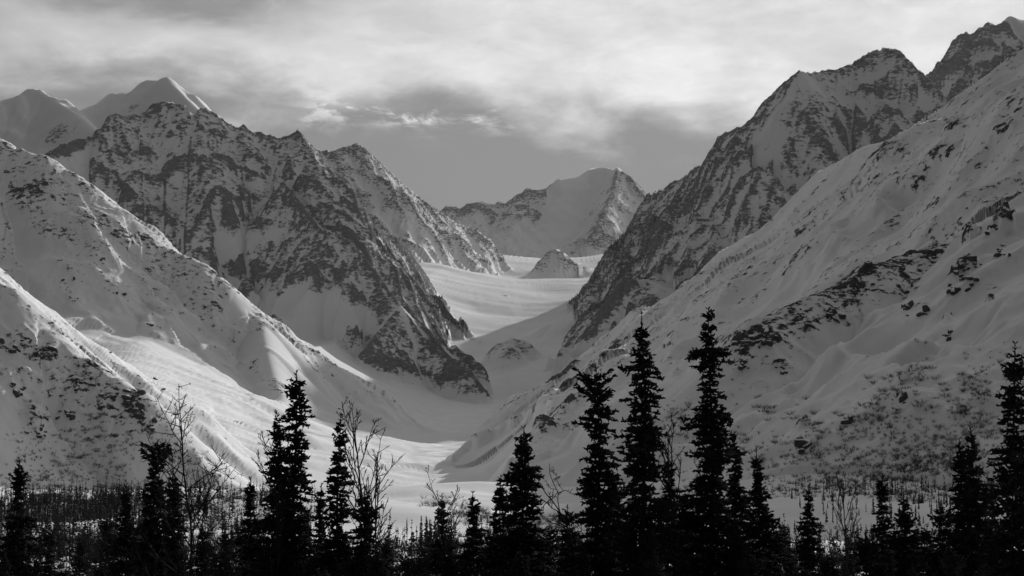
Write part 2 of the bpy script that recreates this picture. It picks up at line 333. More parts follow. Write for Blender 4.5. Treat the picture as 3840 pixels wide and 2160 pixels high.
# ------------------------------------------------------------------ tessellate the land on a fan of columns, denser where the ground is steep or near
def proj_y(Y, z):                      # photo row of a height z at depth Y
    return 1080 - FOC * (z * CP - Y * SP) / (Y * CP + z * SP)
NA, NR = 900, 780
cols_px = np.concatenate([np.linspace(-2600, -260, 45), np.linspace(-220, 4060, NA), np.linspace(4110, 6600, 50)])
U = (cols_px - 1920) / FOC
def tessellate():
    M = 1100
    yc = np.geomspace(22, 14500, M)
    uc = U[::5]
    X = (uc[:, None] * yc[None, :]); Yg = np.broadcast_to(yc, X.shape)
    H, G, rk, rg, dd = terrain(X.ravel(), Yg.ravel(), False)
    H = (H + relief(X.ravel(), Yg.ravel(), rg, dd, 3)).reshape(X.shape)
    py = proj_y(Yg, H)
    run = np.minimum.accumulate(py, axis=1)
    vis = py <= run + 3
    dpy = np.abs(np.diff(py, axis=1))
    w = np.where(vis[:, 1:], np.clip(dpy, 0, 200), 0.25 * np.clip(dpy, 0, 60)) + (0.10 + 0.95 * sstep(500, 1300, yc))[None, 1:]
    w = np.where(run[:, 1:] > 2260, w * 0.25, w)
    def blur(a, r, axis):
        k = np.ones(2 * r + 1) / (2 * r + 1)
        return np.apply_along_axis(lambda v: np.convolve(np.pad(v, r, 'edge'), k, 'valid'), axis, a)
    for r0, r1 in ((14, 6), (9, 5), (5, 3)):
        w = blur(blur(w, r0, 0), r1, 1)
    cum = np.concatenate([np.zeros((w.shape[0], 1)), np.cumsum(w, axis=1)], axis=1)
    cum /= cum[:, -1:]
    tt = np.linspace(0, 1, NR)
    rows = np.stack([np.interp(tt, cum[i], yc) for i in range(len(uc))])            # (columns/5, NR)
    ci = np.arange(len(U)) / 5.0
    i0 = np.clip(np.floor(ci).astype(int), 0, len(uc) - 1); i1 = np.clip(i0 + 1, 0, len(uc) - 1)
    f = (ci - i0)[:, None]
    return rows[i0] * (1 - f) + rows[i1] * f
YG = tessellate()
XG = U[:, None] * YG
shape = XG.shape
H, G, ROCK, ROUGH, DD = terrain(XG.ravel(), YG.ravel())

# local rock bands and snow fields, found on the land by sight-line and then kept as spheres in space
def surface_lookup(H):
    py = proj_y(YG, H.reshape(shape))
    px = np.broadcast_to(cols_px[:, None], shape)
    run = np.minimum.accumulate(py, axis=1)
    vis = py <= run + 6
    def find(x, y):
        i = int(np.argmin(np.abs(cols_px - x)))
        c = np.where(vis[i], np.abs(py[i] - y), 1e9)
        j = int(np.argmin(c))
        return np.array((XG[i, j], YG[i, j], H.reshape(shape)[i, j]))
    return find
FIND = surface_lookup(H)
# photo x, photo y, radius in photo pixels, added rock share, added roughness
PATCHES = [
    # far left snow peak: one rock patch
    (190, 500, 75, 0.9, 0.5), (225, 550, 60, 0.9, 0.5), (150, 440, 35, 0.25, 0.2), (470, 410, 40, 0.4, 0.3), (545, 370, 30, 0.3, 0.3), (610, 300, 14, 0.6, 0.4), (560, 420, 25, 0.5, 0.4),
    # benches of snow in the left rock mountain
    (840, 960, 60, -0.7, -0.6), (930, 930, 50, -0.7, -0.6), (1020, 900, 40, -0.6, -0.5), (1000, 1190, 95, -0.9, -0.9), (1130, 1200, 95, -0.9, -0.9), (1250, 1180, 80, -0.9, -0.9), (1340, 1220, 60, -0.8, -0.8), (900, 1160, 60, -0.8, -0.8),
    (1180, 1260, 60, -0.8, -0.8), (620, 560, 24, -0.4, -0.3), (625, 490, 20, -0.5, -0.3), (640, 700, 25, -0.4, -0.3), (260, 620, 60, -0.45, -0.5), (300, 580, 50, -0.4, -0.4), (960, 720, 40, -0.3, -0.2),
    (880, 1050, 45, 0.45, 0.4), (960, 1060, 45, 0.45, 0.4), (1080, 1050, 55, 0.4, 0.4), (1180, 1010, 50, 0.4, 0.4), (1260, 1060, 40, 0.3, 0.3),
    # buttress foot
    (1300, 1310, 50, 0.4, 0.1), (1250, 1320, 35, 0.3, 0.1), (1400, 1350, 70, 0.35, 0.3), (1500, 1430, 70, 0.3, 0.3), (1600, 1480, 70, 0.35, 0.3), (1520, 1540, 60, 0.3, 0.3), (1430, 1500, 50, 0.3, 0.3), (1640, 1560, 45, 0.25, 0.2),
    (1700, 1400, 45, 0.4, 0.3), (1200, 1500, 120, -0.9, -0.9), (1320, 1600, 120, -0.9, -0.9), (1100, 1400, 110, -0.9, -0.9), (1500, 1650, 100, -0.9, -0.9), (1040, 1300, 90, -0.8, -0.8),
    # knobs, outcrops on the right valley wall
    (1730, 1245, 14, 0.75, 0.3), (1770, 1275, 16, 0.7, 0.3), (1800, 1290, 12, 0.7, 0.3), (1900, 1115, 10, 0.7, 0.2), (2030, 1110, 12, 0.7, 0.2),
    (2090, 1440, 40, 0.6, 0.6), (2150, 1410, 40, 0.5, 0.5), (2060, 1500, 36, 0.5, 0.5), (2120, 1480, 30, 0.4, 0.5), (2100, 1590, 50, 0.5, 0.5), (2160, 1540, 40, 0.5, 0.5), (2040, 1650, 40, 0.5, 0.5), (2200, 1500, 40, 0.4, 0.4),
    (2220, 1300, 35, 0.35, 0.4), (2300, 1320, 35, 0.35, 0.4), (2290, 1150, 55, 0.15, 0.1), (2350, 1130, 45, 0.1, 0.1), (2250, 1190, 35, 0.15, 0.1),
    # smooth ground under the right mountain and on the wall
    (2150, 1330, 60, -0.7, -0.7), (2080, 1260, 60, -0.7, -0.7), (2000, 1450, 50, -0.5, -0.5), (1960, 1640, 90, -0.7, -0.7), (1850, 1720, 120, -0.8, -0.8), (2080, 1760, 150, -0.6, -0.6),
    (2950, 1130, 110, -0.5, -0.4), (3100, 1000, 90, -0.4, -0.3), (2820, 1200, 90, -0.4, -0.3), (3230, 860, 80, -0.35, -0.3), (3390, 780, 60, -0.3, -0.3), (2640, 1420, 120, -0.3, -0.3), (2500, 1500, 120, -0.4, -0.3),
    (2780, 1080, 60, 0.22, 0.3), (2830, 1020, 50, 0.22, 0.3), (3020, 900, 50, 0.2, 0.3), (3080, 820, 50, 0.22, 0.3), (3330, 640, 70, 0.25, 0.3), (3450, 600, 60, 0.2, 0.3), (3600, 520, 60, 0.25, 0.3), (3700, 700, 70, 0.15, 0.15), (3640, 420, 50, 0.15, 0.2),
    (3790, 400, 45, 0.15, 0.2), (3800, 560, 50, 0.15, 0.2), (3760, 330, 30, 0.15, 0.1), (3560, 640, 50, 0.25, 0.3), (3520, 830, 40, 0.3, 0.3), (2600, 900, 40, 0.1, 0.1),
    # near right spur: dark crags on the crest and two lower down
    (2790, 1280, 36, 0.5, 0.6), (2860, 1250, 36, 0.5, 0.6), (2900, 1290, 36, 0.5, 0.6), (2800, 1340, 30, 0.45, 0.6), (2760, 1380, 36, 0.4, 0.5), (3230, 1080, 40, 0.5, 0.6), (3270, 1010, 26, 0.5, 0.6), (3200, 1140, 30, 0.45, 0.6),
    (3420, 1150, 36, 0.5, 0.6), (3460, 1175, 26, 0.6, 0.6), (3620, 1060, 45, 0.65, 0.8), (3660, 990, 36, 0.5, 0.7), (3590, 1090, 26, 0.6, 0.7), (3800, 800, 45, 0.7, 0.8), (3740, 860, 36, 0.5, 0.6), (3500, 950, 30, 0.35, 0.5),
    (3380, 1000, 26, 0.3, 0.4), (3130, 1180, 30, 0.35, 0.5), (2930, 1390, 26, 0.5, 0.5), (3560, 1260, 22, 0.5, 0.5), (3720, 1200, 18, 0.5, 0.5), (3780, 950, 36, 0.4, 0.5), (3010, 1670, 34, 0.5, 0.5), (3180, 1570, 26, 0.4, 0.4), (3390, 1490, 24, 0.45, 0.4),
    (3300, 1300, 130, -0.35, -0.3), (3150, 1330, 110, -0.35, -0.3), (3600, 1330, 120, -0.35, -0.3), (3060, 1480, 110, -0.3, -0.3), (3450, 1420, 90, -0.3, -0.3),
    # left wall
    (60, 760, 90, 0.35, 0.35), (160, 680, 60, 0.2, 0.2), (120, 900, 60, 0.2, 0.2), (330, 860, 60, 0.15, 0.2), (450, 900, 50, 0.2, 0.2), (780, 1120, 70, 0.25, 0.2), (830, 1160, 40, 0.2, 0.2), (640, 1050, 50, 0.1, 0.1), (560, 1220, 40, 0.25, 0.2), (270, 1150, 30, 0.3, 0.3),
    (410, 1325, 9, 0.9, 0.6), (330, 1260, 70, -0.5, -0.4), (450, 1200, 70, -0.4, -0.3), (650, 1330, 100, -0.7, -0.5), (800, 1450, 120, -0.8, -0.6), (950, 1600, 140, -0.9, -0.7), (700, 1600, 120, -0.8, -0.6), (500, 1420, 80, -0.5, -0.4), (960, 1300, 80, -0.7, -0.6),
    # left near spur
    (490, 1490, 34, 0.5, 0.6), (510, 1540, 34, 0.5, 0.6), (560, 1590, 34, 0.45, 0.6), (400, 1500, 40, 0.3, 0.4), (300, 1440, 50, 0.25, 0.3), (170, 1330, 40, 0.35, 0.3), (40, 1300, 50, 0.35, 0.3), (60, 1460, 50, 0.35, 0.4), (150, 1620, 50, 0.45, 0.5),
    (200, 1500, 50, 0.1, 0.2), (40, 1200, 60, -0.3, -0.3), (640, 1680, 30, 0.35, 0.4),
    # glacier stays clean; skyline rocks of the back peak
    (1980, 790, 60, 0.25, 0.2), (2030, 850, 40, 0.25, 0.2), (1880, 840, 50, 0.2, 0.2), (2180, 780, 90, -0.5, -0.4), (2130, 890, 90, -0.5, -0.4), (1990, 920, 70, -0.5, -0.4),
]
PT = [(FIND(x, y), r, k, q) for x, y, r, k, q in PATCHES]
def apply_patches(x, y, z, rock, rough):
    for c, r, k, q in PT:
        rr = r * c[1] / FOC * 1.25
        m = np.nonzero((np.abs(x - c[0]) < rr * 1.3) & (np.abs(y - c[1]) < rr * 2.6))[0]
        if not m.size: continue
        d = np.sqrt(((x[m] - c[0]) / rr) ** 2 + ((y[m] - c[1]) / (rr * 2.0)) ** 2 + ((z[m] - c[2]) / rr) ** 2)
        d = d + 0.35 * fbm(x[m], y[m], rr * 0.8, 2, 7)
        f = sstep(1.15, 0.35, d)
        rock[m] += f * (k if k < 0 else 0.8 * k); rough[m] += f * q * (0.8 if q < 0 else 0.35)
    return rock, np.clip(rough, 0.02, 1.3)
xf, yf = XG.ravel(), YG.ravel()
ROCK, ROUGH = apply_patches(xf, yf, H, ROCK, ROUGH)
ROUGH = np.where(np.isin(G, [GI['glacier'], GI['valley_floor']]), np.minimum(ROUGH, 0.3), ROUGH)
H = H + relief(xf, yf, ROUGH, DD, 10)
crest = np.exp(-DD / 45.0) * np.clip(ROUGH - 0.2, 0, 1)
H = H + crest * 9 * np.abs(gnoise(xf / 22, yf / 22, 200))

# normals of the whole land, shared by the separate pieces so that no seam shows
co = np.stack([xf, yf, H], 1)
cg = co.reshape(shape + (3,))
du = np.gradient(cg, axis=0); dv = np.gradient(cg, axis=1)
nrm = np.cross(du.reshape(-1, 3), dv.reshape(-1, 3))
nrm /= np.linalg.norm(nrm, axis=1, keepdims=True) + 1e-9
steep = 1 - nrm[:, 2]
def box(a, r, axis):
    c = np.cumsum(np.pad(a, [(r + 1, r) if k == axis else (0, 0) for k in range(2)], 'edge'), axis=axis)
    n = a.shape[axis]
    return (np.take(c, np.arange(2 * r + 1, 2 * r + 1 + n), axis=axis) - np.take(c, np.arange(0, n), axis=axis)) / (2 * r + 1)
Hs = H.reshape(shape).astype(np.float64)
cv1 = (Hs - box(box(Hs, 2, 0), 2, 1)).ravel(); cv2 = (Hs - box(box(Hs, 6, 0), 6, 1)).ravel()
CURV = 0.6 * np.tanh(cv1 / 2.5) + 0.4 * np.tanh(cv2 / 7.0)                    # ribs bare, gullies hold snow
ROCKF = 0.24 * CURV * np.clip(ROUGH * 1.3, 0, 1) * np.clip(ROCK * 3, 0, 1) + 0.64 * np.clip(ROCK, -0.4, 1.2) + 0.38 * (steep - 0.38) * np.clip(ROUGH * 1.6, 0, 1)
ROCKF = np.where(np.isin(G, [GI['glacier'], GI['valley_floor']]), np.clip(ROCK, -0.5, 1) - 0.10, ROCKF)

# ------------------------------------------------------------------ materials
def mat(name, rough=0.8):
    m = bpy.data.materials.new(name)
    m.use_nodes = True
    b = m.node_tree.nodes['Principled BSDF']
    b.inputs['Roughness'].default_value = rough
    b.inputs['Specular IOR Level'].default_value = 0.0
    return m, m.node_tree, b
def math_n(nt, op, a, b=None, c=None, clamp=False):
    n = nt.nodes.new('ShaderNodeMath'); n.operation = op; n.use_clamp = clamp
    for i, v in enumerate((a, b, c)):
        if v is None: continue
        if isinstance(v, (int, float)): n.inputs[i].default_value = v
        else: nt.links.new(v, n.inputs[i])
    return n.outputs[0]
def noise_n(nt, vec, scale, detail=4, rough=0.55, typ='FBM'):
    n = nt.nodes.new('ShaderNodeTexNoise'); n.noise_type = typ
    n.inputs['Scale'].default_value = scale; n.inputs['Detail'].default_value = detail; n.inputs['Roughness'].default_value = rough
    nt.links.new(vec, n.inputs['Vector'])
    return n.outputs[0]
def maprange(nt, v, a, b, c=0.0, d=1.0, smooth=True):
    n = nt.nodes.new('ShaderNodeMapRange')
    n.interpolation_type = 'SMOOTHSTEP' if smooth else 'LINEAR'
    nt.links.new(v, n.inputs[0])
    for i, q in enumerate((a, b, c, d)): n.inputs[i + 1].default_value = q
    return n.outputs[0]
def terrain_mat(name, grain=1.0, snow=0.80, rockc=0.08, bump_d=5.0, soft=0.10, flat=1.9):
    m, nt, b = mat(name, 0.75)
    Lk = nt.links.new
    geo = nt.nodes.new('ShaderNodeNewGeometry')
    att = nt.nodes.new('ShaderNodeAttribute'); att.attribute_name = 'rock'
    mp = nt.nodes.new('ShaderNodeMapping'); mp.inputs['Scale'].default_value = (1, 1, flat)
    mp.inputs['Rotation'].default_value = (0.4, 0.5, 0)
    Lk(geo.outputs['Position'], mp.inputs['Vector'])
    P = mp.outputs[0]
    n1 = noise_n(nt, P, 0.012 * grain, 2)
    n2 = noise_n(nt, P, 0.062 * grain, 6, 0.72)
    v = math_n(nt, 'MULTIPLY_ADD', n1, 0.55, -0.275)
    v = math_n(nt, 'ADD', v, math_n(nt, 'MULTIPLY_ADD', n2, 1.75, -0.875))
    v = math_n(nt, 'ADD', v, att.outputs['Fac'])
    mask = maprange(nt, v, 0.50 - soft, 0.50 + soft)
    rcol = maprange(nt, n2, 0.30, 0.70, rockc * 1.5, rockc * 0.6, False)
    sc = maprange(nt, n1, 0.3, 0.7, snow * 0.94, snow, False)
    mix = nt.nodes.new('ShaderNodeMix'); mix.data_type = 'FLOAT'
    Lk(mask, mix.inputs[0]); Lk(sc, mix.inputs[2]); Lk(rcol, mix.inputs[3])
    Lk(mix.outputs[0], b.inputs['Base Color'])
    bump = nt.nodes.new('ShaderNodeBump'); bump.inputs['Strength'].default_value = 0.7; bump.inputs['Distance'].default_value = bump_d / grain
    hb = math_n(nt, 'MULTIPLY', n2, math_n(nt, 'MULTIPLY_ADD', mask, 0.92, 0.08))
    Lk(hb, bump.inputs['Height']); Lk(bump.outputs[0], b.inputs['Normal'])
    return m
M_FAR = terrain_mat('snowy rock far', 0.8, 0.8, 0.15, 5.0, 0.14)  # rock painted paler with distance: haze lift and snow dusting in the colour
M_MID = terrain_mat('snowy rock', 1.0, 0.8, 0.13, 5.0, 0.14)
M_NEAR = terrain_mat('snowy rock near', 2.2, 0.8, 0.05, 5.0, 0.06, 1.1)
MATS = {'back_peak': M_FAR, 'left_snow_peaks': M_FAR, 'right_far_peak': M_FAR, 'right_near_spur': M_NEAR, 'left_near_spur': M_NEAR, 'valley_floor': M_NEAR,
        'right_valley_wall': terrain_mat('snowy rock wall', 1.6, 0.8, 0.06, 5.0, 0.07, 1.1), 'left_valley_wall': terrain_mat('snowy rock slope', 1.6, 0.8, 0.06, 5.0, 0.07, 1.1)}
LABELS = {
    'valley_floor': ('snowy valley floor with hummocks and low moraine hills', 'ground'),
    'glacier': ('smooth white glacier descending between the mountains in the centre', 'glacier'),
    'back_peak': ('flat-topped snowy peak closing the head of the valley', 'mountain'),
    'left_snow_peaks': ('smooth white snow peaks on the far left skyline', 'mountain'),
    'left_rock_mountain': ('dark rocky mountain left of the glacier with a long buttress', 'mountain'),
    'left_shoulder_peak': ('pointed snow-dusted peak between the left rock mountain and glacier', 'mountain'),
    'nunatak': ('small pointed rock islet standing in the glacier', 'rock'),
    'right_rock_mountain': ('tall rocky mountain right of the glacier with steep gullies', 'mountain'),
    'right_far_peak': ('jagged dark peak at the upper right edge', 'mountain'),
    'right_valley_wall': ('long snowy right valley slope speckled with rocks', 'slope'),
    'right_near_spur': ('nearest right slope with dark crags and brush at its foot', 'slope'),
    'left_valley_wall': ('sunlit fluted snow slope on the left of the valley', 'slope'),
    'left_near_spur': ('nearest left slope in shade with dark rocks and brush', 'slope'),
    'gorge_knob': ('dark rock knobs in the gorge below the glacier', 'rock'),
}
def build_land():
    na, nr = shape
    ii, jj = np.meshgrid(np.arange(na - 1), np.arange(nr - 1), indexing='ij')
    v00 = (ii * nr + jj).ravel()
    quads = np.stack([v00, v00 + nr, v00 + nr + 1, v00 + 1], 1)
    # which piece a quad belongs to
    gq = G[quads[:, 0]]
    for name in GROUPS:
        q = quads[gq == GI[name]]
        if not len(q): continue
        used, inv = np.unique(q.ravel(), return_inverse=True)
        me = bpy.data.meshes.new(name)
        me.vertices.add(len(used)); me.loops.add(len(inv)); me.polygons.add(len(q))
        me.vertices.foreach_set('co', co[used].astype(np.float32).ravel())
        me.loops.foreach_set('vertex_index', inv.astype(np.int32))
        me.polygons.foreach_set('loop_start', np.arange(0, len(inv), 4, dtype=np.int32))
        me.polygons.foreach_set('use_smooth', np.ones(len(q), dtype=bool))
        a = me.attributes.new('rock', 'FLOAT', 'POINT')
        a.data.foreach_set('value', ROCKF[used].astype(np.float32))
        me.update(calc_edges=True)
        me.normals_split_custom_set_from_vertices(nrm[used].astype(np.float32))
        me.materials.append(MATS.get(name, M_MID))
        o = bpy.data.objects.new(name, me)
        col.objects.link(o)
        o['kind'] = 'structure'; o['label'], o['category'] = LABELS[name]
build_land()

# ------------------------------------------------------------------ plants
HG = H.reshape(shape)
FIND = surface_lookup(H)
def ground_z(x, y):                    # height of the built land under a plan position
    u = x / y
    i = np.clip(np.interp(u, U, np.arange(len(U))), 0, len(U) - 1.001)
    i0 = int(i); f = i - i0
    za = np.interp(y, YG[i0], HG[i0]); zb = np.interp(y, YG[i0 + 1], HG[i0 + 1])
    return float(za * (1 - f) + zb * f)

def plain_mat(name, base, var=0.4, scale=3.0, rough=0.9):
    m, nt, b = mat(name, rough)
    tc = nt.nodes.new('ShaderNodeTexCoord')
    n = noise_n(nt, tc.outputs['Object'], scale, 3)
    nt.links.new(maprange(nt, n, 0.25, 0.75, base * (1 - var), base * (1 + var), False), b.inputs['Base Color'])
    b.inputs['Specular IOR Level'].default_value = 0.0
    return m
M_NEEDLE = plain_mat('spruce needles', 0.022, 0.5, 2.0)
M_BARK = plain_mat('bark', 0.035, 0.5, 6.0)
M_TWIG = plain_mat('bare twigs', 0.03, 0.4, 5.0)
M_FARNEEDLE = plain_mat('distant spruce needles', 0.025, 0.4, 1.0)
M_BRUSH = plain_mat('brush twigs', 0.09, 0.4, 1.0)

def mesh_obj(name, v, f, material, parent=None, link=True, smooth=False):
    me = bpy.data.meshes.new(name)
    v = np.asarray(v, np.float32); f = np.asarray(f, np.int32)
    me.vertices.add(len(v)); me.loops.add(f.size); me.polygons.add(len(f))
    me.vertices.foreach_set('co', v.ravel())
    me.loops.foreach_set('vertex_index', f.ravel())
    me.polygons.foreach_set('loop_start', np.arange(0, f.size, f.shape[1], dtype=np.int32))
    me.update(calc_edges=True)
    me.materials.append(material)
    if not link: return me
    return link_mesh(name, me, parent)
def link_mesh(name, me, parent=None):
    o = bpy.data.objects.new(name, me)
    col.objects.link(o)
    o.parent = parent
    return o
def thing(name, label, cat, loc, rz=0.0, group=None):
    o = bpy.data.objects.new(name, None)
    o.empty_display_size = 0.5
    col.objects.link(o)
    o.location = loc; o.rotation_euler = (0, 0, rz)
    o['label'] = label; o['category'] = cat
    if group: o['group'] = group
    return o

class Geo:                             # triangles gathered as numpy blocks
    def __init__(s): s.v = []; s.f = []; s.n = 0
    def add(s, v, f):
        s.v.append(np.asarray(v, float)); s.f.append(np.asarray(f, int) + s.n); s.n += len(v)
    def out(s): return np.concatenate(s.v), np.concatenate(s.f)

def spindles(A, B, r):
    """needled shoots: a three-sided spindle from each A to each B, thickest a third of the way along"""
    A, B = np.asarray(A), np.asarray(B)
    n = len(A)
    d = B - A; L = np.linalg.norm(d, axis=1, keepdims=True) + 1e-9
    d = d / L
    ref = np.where(np.abs(d[:, 2:3]) > 0.9, np.array([[1.0, 0, 0]]), np.array([[0, 0, 1.0]]))
    p = np.cross(d, ref); p /= np.linalg.norm(p, axis=1, keepdims=True) + 1e-9
    q = np.cross(d, p)
    r = np.broadcast_to(np.asarray(r, float).reshape(-1, 1), (n, 1))
    mid = A + (B - A) * 0.4
    ring = [mid + r * (p * math.cos(a) + q * math.sin(a)) for a in (0, 2.094, 4.189)]
    v = np.stack([A] + ring + [B], 1).reshape(-1, 3)
    t = np.array([(0, 2, 1), (0, 3, 2), (0, 1, 3), (4, 1, 2), (4, 2, 3), (4, 3, 1)])
    f = (np.arange(n)[:, None, None] * 5 + t[None]).reshape(-1, 3)
    return v, f
def tube(pts, rad, sides=4):
    pts = np.asarray(pts, float)
    n = len(pts)
    t = np.gradient(pts, axis=0); t /= np.linalg.norm(t, axis=1, keepdims=True) + 1e-9
    ref = np.array([1.0, 0, 0]) if abs(t[0][0]) < 0.8 else np.array([0, 1.0, 0])
    p = np.cross(t, ref); p /= np.linalg.norm(p, axis=1, keepdims=True) + 1e-9
    q = np.cross(t, p)
    ang = np.arange(sides) * 2 * np.pi / sides
    rad = np.asarray(rad, float).reshape(-1, 1, 1)
    v = pts[:, None] + rad * (p[:, None] * np.cos(ang)[None, :, None] + q[:, None] * np.sin(ang)[None, :, None])
    f = []
    for i in range(n - 1):
        for k in range(sides):
            a, b = i * sides + k, i * sides + (k + 1) % sides
            f += [(a, b, b + sides), (a, b + sides, a + sides)]
    return v.reshape(-1, 3), np.array(f)

def spruce_meshes(h, prof, seed, clear=0.12, dens=1.0, lean=0.0, leader=0.35):
    """h height; prof [(metres below the top, crown half-width)]; returns (trunk mesh, crown mesh)"""
    r = np.random.default_rng(seed)
    ps, pw = np.array(prof, float).T
    ph = r.uniform(0, 6.28, 3)
    def axis(z):
        k = z / h
        return np.array((lean * k * k * h + 0.05 * math.sin(z * 0.9 + ph[0]), 0.05 * math.sin(z * 0.7 + ph[1]), z))
    g = Geo()
    zs = np.linspace(-0.4, h - 0.15, 22)
    g.add(*tube([axis(z) for z in zs], 0.012 + 0.16 * (1 - np.clip(zs, 0, h) / h) ** 1.1 * h / 15, 6))
    trunk = mesh_obj('trunk', *g.out(), M_BARK, link=False)
    A, B, RR = [], [], []
    z = h * clear
    while z < h - leader:
        s = h - z
        w = float(np.interp(s, ps, pw)) * (1 + 0.24 * math.sin(z * 2.7 + ph[2]) + 0.2 * math.sin(z * 6.3 + ph[0]))
        nb = int(r.integers(5, 8)) if s > 0.6 else 4
        a0 = r.uniform(0, 6.28)
        for k in range(nb):
            if r.random() < 0.06: continue
            a = a0 + k * 6.283 / nb + r.normal(0, 0.35)
            Lb = w * r.uniform(0.5, 1.18) * (1 + 0.22 * math.sin(a * 2 + z * 1.3) + 0.2 * math.sin(a + ph[1] + z * 0.5))
            if r.random() < 0.06: Lb *= 1.35
            Lb = max(Lb, 0.10)
            up0 = 0.45 if s < 1.2 else r.uniform(-0.25, 0.15)
            o = axis(z + r.uniform(-0.08, 0.08))
            dirh = np.array((math.cos(a), math.sin(a), 0))
            nseg = max(2, int(Lb / 0.16))
            p = o.copy(); pts = [p]
            for i in range(nseg):
                tt = i / nseg
                e = up0 - 0.25 * math.sin(tt * 3.1) * (s > 1.2) + 0.55 * tt * tt
                p = p + (dirh * math.cos(e) + np.array((0, 0, math.sin(e)))) * (Lb / nseg)
                pts.append(p)
            pts = np.array(pts)
            A.append(pts[:-1]); B.append(pts[1:] + (pts[1:] - pts[:-1]) * 0.25); RR.append(np.full(nseg, 0.042))
            # side shoots
            m = max(4, int(Lb / 0.033 * dens))
            tp = r.uniform(0.12 if Lb > 0.4 else 0.0, 1.0, m)
            q = np.stack([np.interp(tp * nseg, np.arange(nseg + 1), pts[:, c]) for c in range(3)], 1)
            sd = np.where(r.random(m) < 0.5, 1, -1)
            sa = a + sd * r.uniform(0.5, 1.25, m)
            sl = (0.09 + 0.30 * (1 - tp) * min(1.0, Lb / 0.9)) * r.uniform(0.6, 1.3, m)
            ez = r.normal(0.12, 0.35, m)
            dv = np.stack([np.cos(sa) * np.cos(ez), np.sin(sa) * np.cos(ez), np.sin(ez)], 1)
            e = q + dv * sl[:, None]
            A.append(q); B.append(e); RR.append(r.uniform(0.030, 0.046, m))
            m2 = int(m * 0.55)
            if m2:
                ix = r.integers(0, m, m2)
                q2 = q[ix] + dv[ix] * sl[ix, None] * r.uniform(0.3, 0.8, (m2, 1))
                d2 = dv[ix] + r.normal(0, 0.6, (m2, 3))
                d2 /= np.linalg.norm(d2, axis=1, keepdims=True)
                A.append(q2); B.append(q2 + d2 * r.uniform(0.07, 0.15, (m2, 1))); RR.append(r.uniform(0.024, 0.038, m2))
        z += r.uniform(0.09, 0.17)
    # leader
    top = axis(h)
    A.append(np.array([axis(h - leader - 0.1), axis(h - leader * 0.5)])); B.append(np.array([axis(h - leader * 0.4), top])); RR.append(np.array([0.03, 0.022]))
    for k in range(7):
        zz = h - leader * r.uniform(0.15, 1.0)
        a = r.uniform(0, 6.28); o = axis(zz)
        A.append(o[None]); B.append((o + np.array((math.cos(a) * 0.11, math.sin(a) * 0.11, 0.09)))[None]); RR.append(np.array([0.022]))
    v, f = spindles(np.concatenate(A), np.concatenate(B), np.concatenate(RR))
    return trunk, mesh_obj('crown', v, f, M_NEEDLE, link=False)
def place_tree(name, label, cat, meshes, loc, rz=0.0, sc=1.0, group=None):
    o = thing(name, label, cat, loc, rz, group)
    o.scale = (sc, sc, sc)
    for nm, me in meshes: link_mesh(nm, me, o)
    return o

